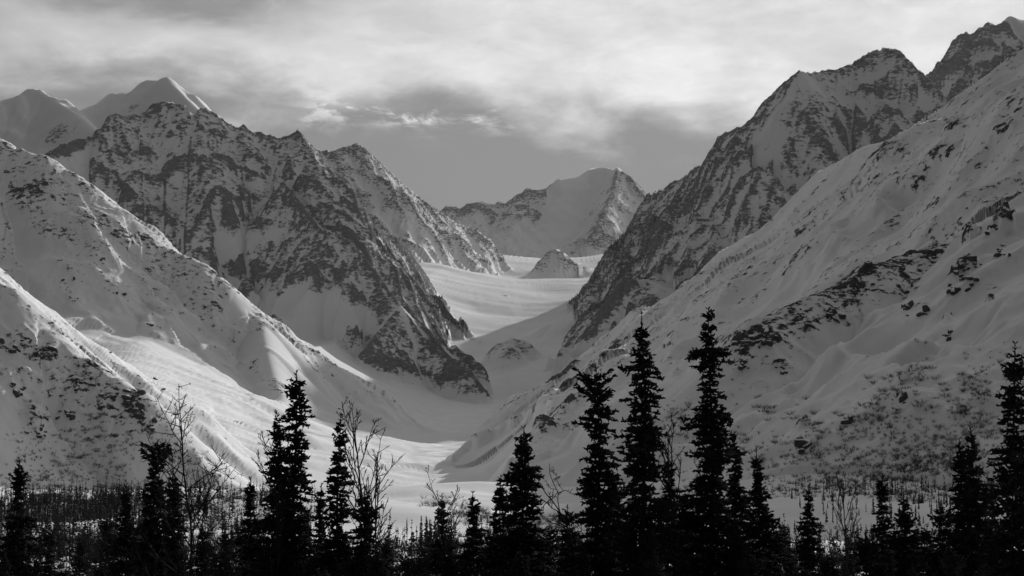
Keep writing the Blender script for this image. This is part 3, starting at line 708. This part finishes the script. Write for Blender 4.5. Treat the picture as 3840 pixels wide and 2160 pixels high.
def spruce_at(tx, ty, Y, prof_px, label, seed, lean=0.0, dens=1.0, leader=0.35):
    """top at photo pixel, profile in photo pixels at that depth"""
    top = at(tx, ty, Y)
    gz = ground_z(top[0], Y)
    k = Y / FOC
    prof = [(s * k, w * k * (0.96 + 0.12 * min(1.0, s / 700))) for s, w in prof_px]
    h = top[2] - gz
    place_tree('spruce_tree', label, 'tree', list(zip(('trunk', 'crown'), spruce_meshes(h, prof, seed, max(0.08, (at(tx, 2230, Y)[2] - gz) / h), dens, lean, leader))), (top[0] - lean * h, Y, gz), 0.0, 1.0, 'spruces in the foreground')
P_STD = [(0, 6), (60, 22), (150, 45), (300, 72), (500, 95), (750, 125), (1100, 160), (2200, 200)]
def P(f): return [(s, w * f) for s, w in P_STD]
SPRUCES = [
    (75, 1715, 60, P(0.95), 'lone small spruce at the lower left edge'),
    (477, 1796, 66, P(0.85), 'short spruce left of the double-topped spruce near the left'),
    (586, 1647, 62, [(0, 10), (40, 45), (110, 48), (200, 62), (350, 90), (600, 120), (1200, 150)], 'dense dark spruce with a bushy top left of the broad bare tree'),
    (648, 1752, 60, P(0.8), 'narrow companion spruce touching the bushy spruce on its right'),
    (947, 1781, 64, P(0.85), 'short spruce just left of the tall twin spruces'),
    (1110, 1383, 60, [(0, 12), (30, 26), (70, 24), (110, 36), (250, 54), (330, 46), (430, 64), (600, 82), (900, 118), (1500, 165)], 'tallest spruce of the left half with a tufted tip'),
    (1043, 1535, 63, P(0.85), 'slightly shorter twin leaning against the tallest left-hand spruce'),
    (1274, 1543, 58, [(0, 5), (60, 20), (150, 36), (300, 46), (450, 58), (700, 85), (1200, 120)], 'slim columnar spruce beside a bare leafless sapling'),
    (1207, 1811, 68, P(0.8), 'small spruce tucked left of the slim columnar spruce'),
    (1364, 1819, 55, P(1.0), 'bushy small spruce right of the slim columnar spruce'),
    (1662, 1848, 70, P(0.9), 'left one of the two small spruces at the valley mouth'),
    (1769, 1836, 66, P(0.95), 'right one of the two small spruces at the valley mouth'),
    (1965, 1592, 58, [(0, 20), (30, 34), (90, 44), (200, 78), (330, 85), (500, 110), (1100, 150)], 'ragged mid-height spruce with a nodding tip in the centre'),
    (1881, 1774, 62, P(0.9), 'shorter spruce on the left side of the ragged central spruce'),
    (2239, 1374, 56, [(0, 34), (25, 74), (110, 66), (190, 48), (270, 60), (380, 88), (520, 84), (640, 100), (900, 130), (1400, 180)], 'spruce with a thick club-shaped top'),
    (2410, 1150, 54, [(0, 3), (60, 6), (90, 24), (230, 52), (360, 62), (420, 88), (560, 76), (700, 92), (900, 120), (1500, 170)], 'tall slender spruce with a bare whip-like tip'),
    (2504, 1699, 70, P(0.95), 'low spruce filling the gap between the two tallest spruces'),
    (2661, 1148, 57, [(0, 20), (40, 32), (130, 40), (220, 66), (300, 48), (420, 72), (560, 84), (800, 110), (1100, 150), (1600, 180)], 'tallest spruce, dense and dark, right of centre'),
    (2750, 1610, 62, P(0.8), 'slim spruce close to the right of the tallest spruce'),
    (2837, 1662, 58, [(0, 3), (60, 10), (120, 28), (250, 55), (400, 70), (700, 95), (1100, 130)], 'spruce with several thin bare leaders right of the slim spruce'),
    (3029, 1811, 72, P(0.8), 'slender spruce standing alone before the moraine hills'),
    (3309, 1766, 66, P(0.85), 'pointed spruce before the brushy slope, left of a bushier one'),
    (3387, 1841, 60, P(1.05), 'bushier short spruce right of the pointed spruce'),
    (3645, 1595, 58, P(1.05), 'large spruce left of the one at the right edge'),
    (3600, 1640, 60, P(0.8), 'lower leaning top joined to the large spruce near the right edge'),
    (3798, 1282, 50, [(0, 8), (60, 30), (150, 52), (300, 70), (420, 88), (560, 92), (800, 120), (1200, 160)], 'tall spruce at the right edge of the frame'),
]
for i, (tx, ty, Y, pf, lab) in enumerate(SPRUCES):
    spruce_at(tx, ty, Y, pf, lab, 300 + i, leader=0.6 if i in (15, 19) else 0.35)

# generic spruces that close the lower edge
GEN = []
for k in range(5):
    GEN.append((9.0 + k, list(zip(('trunk', 'crown'), spruce_meshes(9.0 + k, [(s * 58 / FOC, w * 58 / FOC * (1.5 + 0.15 * (k % 3))) for s, w in P_STD], 500 + k, 0.28, 0.62)))))
FILL = [(190, 1960, 80), (300, 2010, 75), (400, 1930, 90), (760, 1960, 72), (850, 1990, 68), (1130, 1900, 75), (1450, 2010, 64), (1540, 2080, 70), (1590, 2040, 84), (1850, 1990, 72), (2060, 1960, 66), (2130, 1890, 74), (2300, 1800, 78), (2330, 1930, 60),
        (2560, 1850, 62), (2620, 1900, 80), (2900, 1960, 66), (2960, 2060, 74), (3110, 2060, 70), (3180, 2010, 82), (3240, 1990, 64), (3480, 1960, 70), (3530, 1880, 62), (3720, 1860, 66), (3740, 1990, 58), (3560, 2060, 54), (3300, 2080, 56), (2760, 1980, 56), (2450, 1980, 52),
        (2200, 2050, 54), (1950, 2060, 55), (1720, 2100, 60), (1330, 2080, 56), (1180, 2060, 58), (1000, 2040, 60), (660, 2050, 58), (540, 2060, 62), (60, 2000, 66), (140, 2080, 60), (440, 2090, 58), (870, 2100, 52), (2080, 2110, 50), (3020, 2120, 52), (3420, 2110, 50), (3680, 2110, 52), (250, 2120, 54)]
for k in range(52):                    # more of them, lower, across the whole width
    FILL.append((int(rng.uniform(-60, 3900)), int(rng.uniform(2040, 2150)), int(rng.uniform(46, 80))))
for i, (tx, ty, Y) in enumerate(FILL):
    top = at(tx, ty, Y); gz = ground_z(top[0], Y)
    h0, ms = GEN[i % 5]
    place_tree('spruce_tree', 'short dark spruce in the thicket along the bottom edge', 'tree', ms, (top[0], Y, gz), rng.uniform(0, 6.28), (top[2] - gz) / h0, 'thicket of short spruces along the bottom edge')

# bare broadleaf trees
def bare_meshes(h, seed, spread=0.42, nbr=13, crook=0.06, start=0.25, shrubby=False):
    r = np.random.default_rng(seed)
    T, B = Geo(), Geo()
    def grow(g, p, d, L, rad, depth):
        n = max(3, int(L / 0.28))
        pts = [p]; dirs = []
        for i in range(n):
            d = d + r.normal(0, crook * (1.0 if depth == 0 else 2.6), 3) + np.array((0, 0, 0.05 if depth == 0 else 0.10))
            d = d / np.linalg.norm(d)
            p = p + d * L / n
            pts.append(p); dirs.append(d)
        pts = np.array(pts)
        g.add(*tube(pts, np.linspace(rad, max(rad * 0.3, 0.009), n + 1), 5 if depth == 0 else 3))
        return pts, dirs
    base = np.array((0, 0, -0.3))
    pts, dirs = grow(T, base, np.array((r.normal(0, 0.05), r.normal(0, 0.05), 1.0)), h + 0.3, 0.055 * h / 9, 0)
    n = len(pts)
    def branchset(pts, dirs, count, Lf, rad, depth, t0):
        for k in range(count):
            t = t0 + (1 - t0) * (k + r.random()) / count
            i = min(int(t * (len(pts) - 1)), len(pts) - 2)
            o = pts[i] + (pts[i + 1] - pts[i]) * r.random()
            d = dirs[i]
            a = r.uniform(0, 6.28)
            side = np.array((math.cos(a), math.sin(a), 0.15)) if depth == 1 else r.normal(0, 1, 3)
            side = side - d * np.dot(side, d); side /= np.linalg.norm(side) + 1e-9
            sp = spread * r.uniform(0.7, 1.6) * (1 if depth == 1 else 1.5)
            dd = d * math.cos(sp) + side * math.sin(sp)
            L = Lf * (1.15 - 0.75 * t) * r.uniform(0.6, 1.2)
            p2, d2 = grow(B, o, dd, L, rad * (1.1 - 0.6 * t), depth)
            if depth == 1: branchset(p2, d2, int(4 + L * 2.6), L * 0.42, rad * 0.5, 2, 0.18)
            elif depth == 2 and L > 0.18: branchset(p2, d2, int(2 + L * 5), 0.16, 0.011, 3, 0.3)
    branchset(pts, dirs, nbr, h * 0.36, 0.034 * h / 9, 1, start)
    return mesh_obj('trunk', *T.out(), M_TWIG, link=False), mesh_obj('branches', *B.out(), M_TWIG, link=False)
def bare_at(tx, ty, Y, label, meshes, h0, rz):
    top = at(tx, ty, Y); gz = ground_z(top[0], Y)
    place_tree('bare_tree', label, 'tree', list(zip(('trunk', 'branches'), meshes)), (top[0], Y, gz), rz, (top[2] - gz) / h0, 'leafless trees among the spruces')
BV = [bare_meshes(11, 700, 0.68, 34, 0.05, 0.2), bare_meshes(10, 701, 0.35, 13, 0.05, 0.35), bare_meshes(9, 702, 0.42, 14, 0.045, 0.3), bare_meshes(9, 703, 0.8, 11, 0.17, 0.4)]
for tx, ty, Y, k, rz, lab in [
    (753, 1595, 56, 0, 0.4, 'broad leafless tree with upturned twigs left of the tall twin spruces'),
    (1297, 1585, 60, 1, 1.2, 'thin leafless tree right behind the slim columnar spruce'),
    (1483, 1774, 58, 2, 0.2, 'spindly leafless sapling standing alone before the bright valley floor'),
    (975, 1690, 60, 2, 2.2, 'leafless sapling at the left flank of the twin spruces'),
    (2090, 1760, 60, 3, 0.9, 'crooked leafless tree left of the club-topped spruce'),
    (1720, 1880, 64, 2, 5.1, 'leafless stem between the two small spruces at the valley mouth'),
    (3130, 1830, 70, 1, 0.6, 'faint leafless tree right of the slender lone spruce'),
    (390, 1890, 66, 0, 3.6, 'low spreading leafless tree at the lower left'),
    (2480, 1600, 58, 1, 2.1, 'thin leafless stem left of the tallest spruce'),
]:
    bare_at(tx, ty, Y, lab, BV[k], (11, 10, 9, 9)[k], rz)

# ------------------------------------------------------------------ middle distance: spruces on the moraine, brush, rocks on the slopes
def small_spruce(seed, h=7.0, w=0.95, n=110):
    r = np.random.default_rng(seed)
    A, B, RR = [np.array([0, 0, -0.4])], [np.array([0, 0, h])], [0.10]
    for i in range(n):
        t = r.random() ** 0.8
        z = h * (0.06 + 0.92 * t); L = w * (1 - t) ** 0.8 * r.uniform(0.6, 1.2) + 0.08
        a = r.uniform(0, 6.28); e = r.uniform(-0.45, 0.1) + 0.6 * t
        A.append(np.array((0, 0, z))); B.append(np.array((math.cos(a) * L, math.sin(a) * L, z + L * math.tan(e)))); RR.append(0.10 + 0.16 * L)
    return spindles(np.array(A), np.array(B), np.array(RR))
SS = [small_spruce(900 + k, 7.0, (0.8, 0.95, 1.15, 0.7)[k]) for k in range(4)]
SSM = [mesh_obj('spruce_tree', v, f, M_FARNEEDLE, link=False) for v, f in SS]
def shrub(seed, n=34, h=1.8, w=1.9, tri=False):
    r = np.random.default_rng(seed)
    a = r.uniform(0, 6.28, n); k = np.sqrt(r.random(n))
    A = np.stack([np.cos(a) * k * w * 0.3, np.sin(a) * k * w * 0.3, np.full(n, -0.3)], 1)
    B = np.stack([np.cos(a) * k * w, np.sin(a) * k * w, h * r.uniform(0.5, 1.0, n) * (1 - 0.3 * k)], 1) + r.normal(0, 0.12, (n, 3))
    if tri:
        side = np.stack([np.sin(a + 1.5), np.cos(a + 1.5), np.zeros(n)], 1) * 0.055
        v = np.stack([A - side, A + side, B], 1).reshape(-1, 3)
        return v, np.arange(3 * n).reshape(-1, 3)
    m = n * 2
    ix = r.integers(0, n, m); t = r.uniform(0.3, 0.9, (m, 1))
    A2 = A[ix] + (B[ix] - A[ix]) * t
    B2 = A2 + (B[ix] - A[ix]) * 0.25 + r.normal(0, 0.28, (m, 3))
    return spindles(np.concatenate([A, A2]), np.concatenate([B, B2]), np.concatenate([np.full(n, 0.034), np.full(m, 0.02)]))
SHM = [mesh_obj('alder_shrub', *shrub(950 + k), M_BRUSH, link=False) for k in range(5)]

def scatter(zones, r):
    """zones (photo x0, y0, x1, y1, count): points on the land seen through those windows"""
    pts = []
    for x0, y0, x1, y1, n in zones:
        cx, cy = r.uniform(x0, x1, 9), r.uniform(y0, y1, 9)
        for _ in range(n):
            a, b = r.uniform(x0, x1), r.uniform(y0, y1)
            if n > 12 and r.random() < 0.62:                        # most stand in clumps
                k = r.integers(9)
                a = float(np.clip(cx[k] + r.normal(0, (x1 - x0) * 0.05), x0, x1)); b = float(np.clip(cy[k] + r.normal(0, (y1 - y0) * 0.08), y0, y1))
            c = FIND(a, b)
            c[0] += r.normal(0, 3); c[1] += r.normal(0, 12)
            c[2] = ground_z(c[0], c[1])
            pts.append(c)
    return pts
r4 = np.random.default_rng(41)
# single spruces on the moraine hills and at the valley mouth
ZR = [(2880, 1850, 3560, 1930, 38), (2880, 1930, 3600, 2050, 40), (3450, 1840, 3620, 1960, 16), (2900, 2050, 3560, 2150, 20)]
ZL = [(130, 1900, 560, 1990, 36), (0, 1960, 600, 2120, 36), (1480, 1990, 1900, 2100, 14)]
def put_mid(pts, label, group, lo, hi):
    for i, c in enumerate(pts):
        o = link_mesh('spruce_tree', SSM[i % 4])
        o.location = c; o.rotation_euler = (0, 0, r4.uniform(0, 6.28))
        k = r4.uniform(lo, hi) / 7.0
        o.scale = (k * r4.uniform(0.8, 1.15),) * 2 + (k,)
        o['label'] = label; o['category'] = 'tree'; o['group'] = group
put_mid(scatter(ZR, r4), 'tiny distant spruce on the snowy moraine hills at lower right', 'distant spruces on the right moraine hills', 2.5, 6.0)
put_mid(scatter(ZL, r4), 'tiny distant spruce in the dark woods at the valley mouth', 'distant spruces at the valley mouth', 3, 7)
def joined(name, pts, protos, material, lo, hi, label, cat):
    V, F, n = [], [], 0
    for c in pts:
        v, f = protos[r4.integers(len(protos))]
        a = r4.uniform(0, 6.28); k = r4.uniform(lo, hi)
        rot = np.array(((math.cos(a), -math.sin(a), 0), (math.sin(a), math.cos(a), 0), (0, 0, 1)))
        V.append(v @ rot.T * k + c); F.append(f + n); n += len(v)
    o = mesh_obj(name, np.concatenate(V), np.concatenate(F), material)
    o['kind'] = 'stuff'; o['label'] = label; o['category'] = cat
    return o
low = [small_spruce(920 + k, 7.0, 1.05, 26) for k in range(3)]
joined('spruce_woods', scatter([(0, 1850, 760, 1990, 560), (700, 1850, 1150, 1900, 120), (2850, 1838, 3840, 1868, 160), (0, 1865, 720, 1960, 330), (700, 1880, 1200, 1990, 120), (0, 1985, 620, 2160, 240), (560, 2010, 1300, 2160, 140), (1450, 2060, 2500, 2160, 200), (2850, 2075, 3840, 2160, 160), (2600, 1980, 2900, 2160, 40)], r4), low, M_FARNEEDLE, 0.55, 1.15, 'dark spruce woods along the foot of the picture', 'woods')
# brush: shrubs one can pick out, then the thickets
SHZ_R = [(2850, 1480, 3250, 1760, 50), (3240, 1380, 3500, 1560, 40), (3520, 1400, 3700, 1650, 30), (2700, 1500, 2960, 1700, 30)]
SHZ_L = [(60, 1560, 420, 1820, 35), (300, 1600, 620, 1850, 30), (0, 1700, 260, 1860, 15)]
for zones, lab, grp in ((SHZ_R, 'leafless shrub on the nearest right-hand snow slope', 'shrubs on the near right slope'), (SHZ_L, 'leafless shrub on the nearest left-hand snow slope', 'shrubs on the near left slope')):
    for i, c in enumerate(scatter(zones, r4)):
        o = link_mesh('alder_shrub', SHM[i % 5])
        o.location = c; o.rotation_euler = (0, 0, r4.uniform(0, 6.28))
        k = r4.uniform(0.9, 2.3); o.scale = (k * 1.3, k * 1.3, k)
        o['label'] = lab; o['category'] = 'shrub'; o['group'] = grp
tuft = [shrub(970 + k, 26, 2.0, 1.8, True) for k in range(4)]
def line_zone(pts, w, n):              # brush along gullies: strips between photo points
    z = []
    for (xa, ya), (xb, yb) in zip(pts[:-1], pts[1:]):
        for k in range(n):
            t = r4.random()
            x, y = xa + (xb - xa) * t + r4.normal(0, w), ya + (yb - ya) * t + r4.normal(0, w)
            z.append((x, y, x + 1, y + 1, 1))
    return z
BR = [(3100, 1740, 3840, 1840, 520), (3350, 1640, 3640, 1760, 260), (3600, 1560, 3840, 1720, 200), (2880, 1780, 3200, 1850, 160), (2420, 1540, 2650, 1800, 260), (3150, 1560, 3500, 1700, 160), (2700, 1620, 3100, 1780, 160), (3640, 1300, 3840, 1560, 60)]
BR += line_zone([(3290, 1560), (3380, 1440), (3480, 1340)], 14, 60) + line_zone([(3560, 1600), (3640, 1480), (3700, 1420)], 16, 60) + line_zone([(3150, 1830), (3330, 1760), (3600, 1700)], 16, 120)
BL = line_zone([(120, 1860), (230, 1880), (350, 1910), (450, 1925)], 10, 90) + line_zone([(560, 1560), (660, 1680), (760, 1780), (880, 1880)], 14, 70) + line_zone([(250, 1620), (400, 1760), (520, 1900)], 18, 60) + line_zone([(60, 1640), (220, 1780), (330, 1880)], 18, 60)
BL += [(0, 1835, 1100, 1880, 420), (2300, 1835, 3840, 1868, 420), (0, 1760, 300, 1880, 120), (100, 1640, 500, 1850, 160), (0, 1860, 700, 2080, 800), (700, 1880, 1100, 2080, 300), (1650, 1930, 2300, 2080, 380), (2300, 1880, 2700, 2050, 200), (2880, 1990, 3700, 2140, 200), (1690, 1880, 1800, 1950, 40), (1560, 1870, 1700, 1900, 30)]
joined('brush', scatter(BR + BL, r4), tuft, M_BRUSH, 0.6, 1.7, 'leafless brush thickets on the lower slopes and valley floor', 'brush')

NT = []
for _ in range(1500):
    Y = r4.uniform(80, 420); x = r4.uniform(-0.3, 0.3) * Y
    NT.append(np.array((x, Y, ground_z(x, Y))))
joined('willow_thicket', NT, [shrub(985 + k, 40, 3.2, 1.9, True) for k in range(4)], M_TWIG, 0.7, 1.5, 'dark leafless willow thicket filling the ground between the spruces', 'brush')

# rocks that stand out of the snow on the near slopes
def rock_mesh(seed):
    r = np.random.default_rng(seed)
    p = (1 + 5 ** 0.5) / 2
    v = np.array([(-1, p, 0), (1, p, 0), (-1, -p, 0), (1, -p, 0), (0, -1, p), (0, 1, p), (0, -1, -p), (0, 1, -p), (p, 0, -1), (p, 0, 1), (-p, 0, -1), (-p, 0, 1)], float) / 1.9
    f = np.array([(0, 11, 5), (0, 5, 1), (0, 1, 7), (0, 7, 10), (0, 10, 11), (1, 5, 9), (5, 11, 4), (11, 10, 2), (10, 7, 6), (7, 1, 8), (3, 9, 4), (3, 4, 2), (3, 2, 6), (3, 6, 8), (3, 8, 9), (4, 9, 5), (2, 4, 11), (6, 2, 10), (8, 6, 7), (9, 8, 1)])
    return v * r.uniform(0.55, 1.25, (12, 1)) * np.array((1.25, 1.0, 0.8)), f
def rock_mat():
    m, nt, b = mat('outcrop rock with snow caps', 0.85)
    geo = nt.nodes.new('ShaderNodeNewGeometry')
    sep = nt.nodes.new('ShaderNodeSeparateXYZ'); nt.links.new(geo.outputs['Normal'], sep.inputs[0])
    n = noise_n(nt, geo.outputs['Position'], 0.35, 4)
    k = maprange(nt, math_n(nt, 'MULTIPLY_ADD', n, 0.5, sep.outputs[2]), 0.80, 0.95)
    mix = nt.nodes.new('ShaderNodeMix'); mix.data_type = 'FLOAT'
    nt.links.new(k, mix.inputs[0]); nt.links.new(maprange(nt, n, 0.3, 0.7, 0.03, 0.08, False), mix.inputs[2]); mix.inputs[3].default_value = 0.78
    nt.links.new(mix.outputs[0], b.inputs['Base Color'])
    return m
M_ROCK = rock_mat()
RP = [rock_mesh(990 + k) for k in range(8)]
RM = [mesh_obj('rock', v, f, M_ROCK, link=False) for v, f in RP]
def rocks_on(parent, clusters, smin, smax):
    po = bpy.data.objects[parent]
    for x, y, rad, n in clusters:
        for _ in range(n):
            c = FIND(x + r4.normal(0, rad * 0.6), y + r4.normal(0, rad * 0.4))
            c[2] = ground_z(c[0], c[1])
            o = link_mesh('rock', RM[r4.integers(8)], po)
            k = smin + (smax - smin) * r4.random() ** 2.2
            o.location = c; o.scale = (k * r4.uniform(0.8, 1.6), k, k * r4.uniform(0.7, 1.2)); o.rotation_euler = (r4.normal(0, 0.4), 0.6 + r4.normal(0, 0.4), r4.uniform(0, 6.28))
rocks_on('right_near_spur', [(2800, 1290, 40, 12), (2880, 1270, 36, 12), (2780, 1370, 30, 8), (3235, 1090, 36, 12), (3270, 1000, 20, 5), (3420, 1150, 30, 8), (3465, 1180, 16, 5), (3620, 1060, 34, 12), (3660, 990, 30, 9), (3590, 1095, 18, 6), (3800, 800, 30, 12),
      (3740, 860, 26, 8), (3500, 955, 26, 6), (3380, 1005, 20, 4), (3130, 1190, 26, 6), (2930, 1390, 22, 6), (3560, 1265, 16, 5), (3780, 950, 26, 7), (3010, 1665, 26, 8), (3180, 1575, 20, 5), (3395, 1490, 18, 5), (3000, 1140, 20, 4), (3100, 1105, 20, 4)], 1.2, 4.5)
rocks_on('left_near_spur', [(490, 1490, 26, 10), (510, 1545, 24, 10), (570, 1600, 24, 8), (400, 1500, 30, 7), (300, 1445, 36, 6), (170, 1330, 30, 7), (40, 1300, 36, 8), (60, 1465, 34, 8), (150, 1620, 34, 9), (240, 1560, 34, 5), (640, 1690, 20, 5)], 1.2, 4.0)
rocks_on('left_valley_wall', [(410, 1325, 4, 2), (270, 1115, 18, 6), (560, 1225, 24, 6), (440, 1120, 40, 5), (250, 1060, 40, 6), (520, 1460, 30, 4), (600, 1450, 30, 4)], 1.2, 4.5)

# ------------------------------------------------------------------ thin winter air
def build_haze():
    lo, hi = np.array((-9000.0, -400.0, -80.0)), np.array((9000.0, 15200.0, 3600.0))
    v = [(x, y, z) for x in (lo[0], hi[0]) for y in (lo[1], hi[1]) for z in (lo[2], hi[2])]
    f = [(0, 1, 3, 2), (4, 6, 7, 5), (0, 4, 5, 1), (2, 3, 7, 6), (0, 2, 6, 4), (1, 5, 7, 3)]
    m = bpy.data.materials.new('thin haze'); m.use_nodes = True
    nt = m.node_tree; nt.nodes.clear()
    o = nt.nodes.new('ShaderNodeOutputMaterial'); pv = nt.nodes.new('ShaderNodeVolumePrincipled')
    pv.inputs['Color'].default_value = (0.9, 0.9, 0.9, 1); pv.inputs['Density'].default_value = HAZE; pv.inputs['Anisotropy'].default_value = 0.2
    nt.links.new(pv.outputs[0], o.inputs['Volume'])
    ob = mesh_obj('haze', v, f, m)
    ob['kind'] = 'stuff'; ob['label'] = 'thin haze filling the valley air'; ob['category'] = 'haze'
HAZE = 7e-6
build_haze()
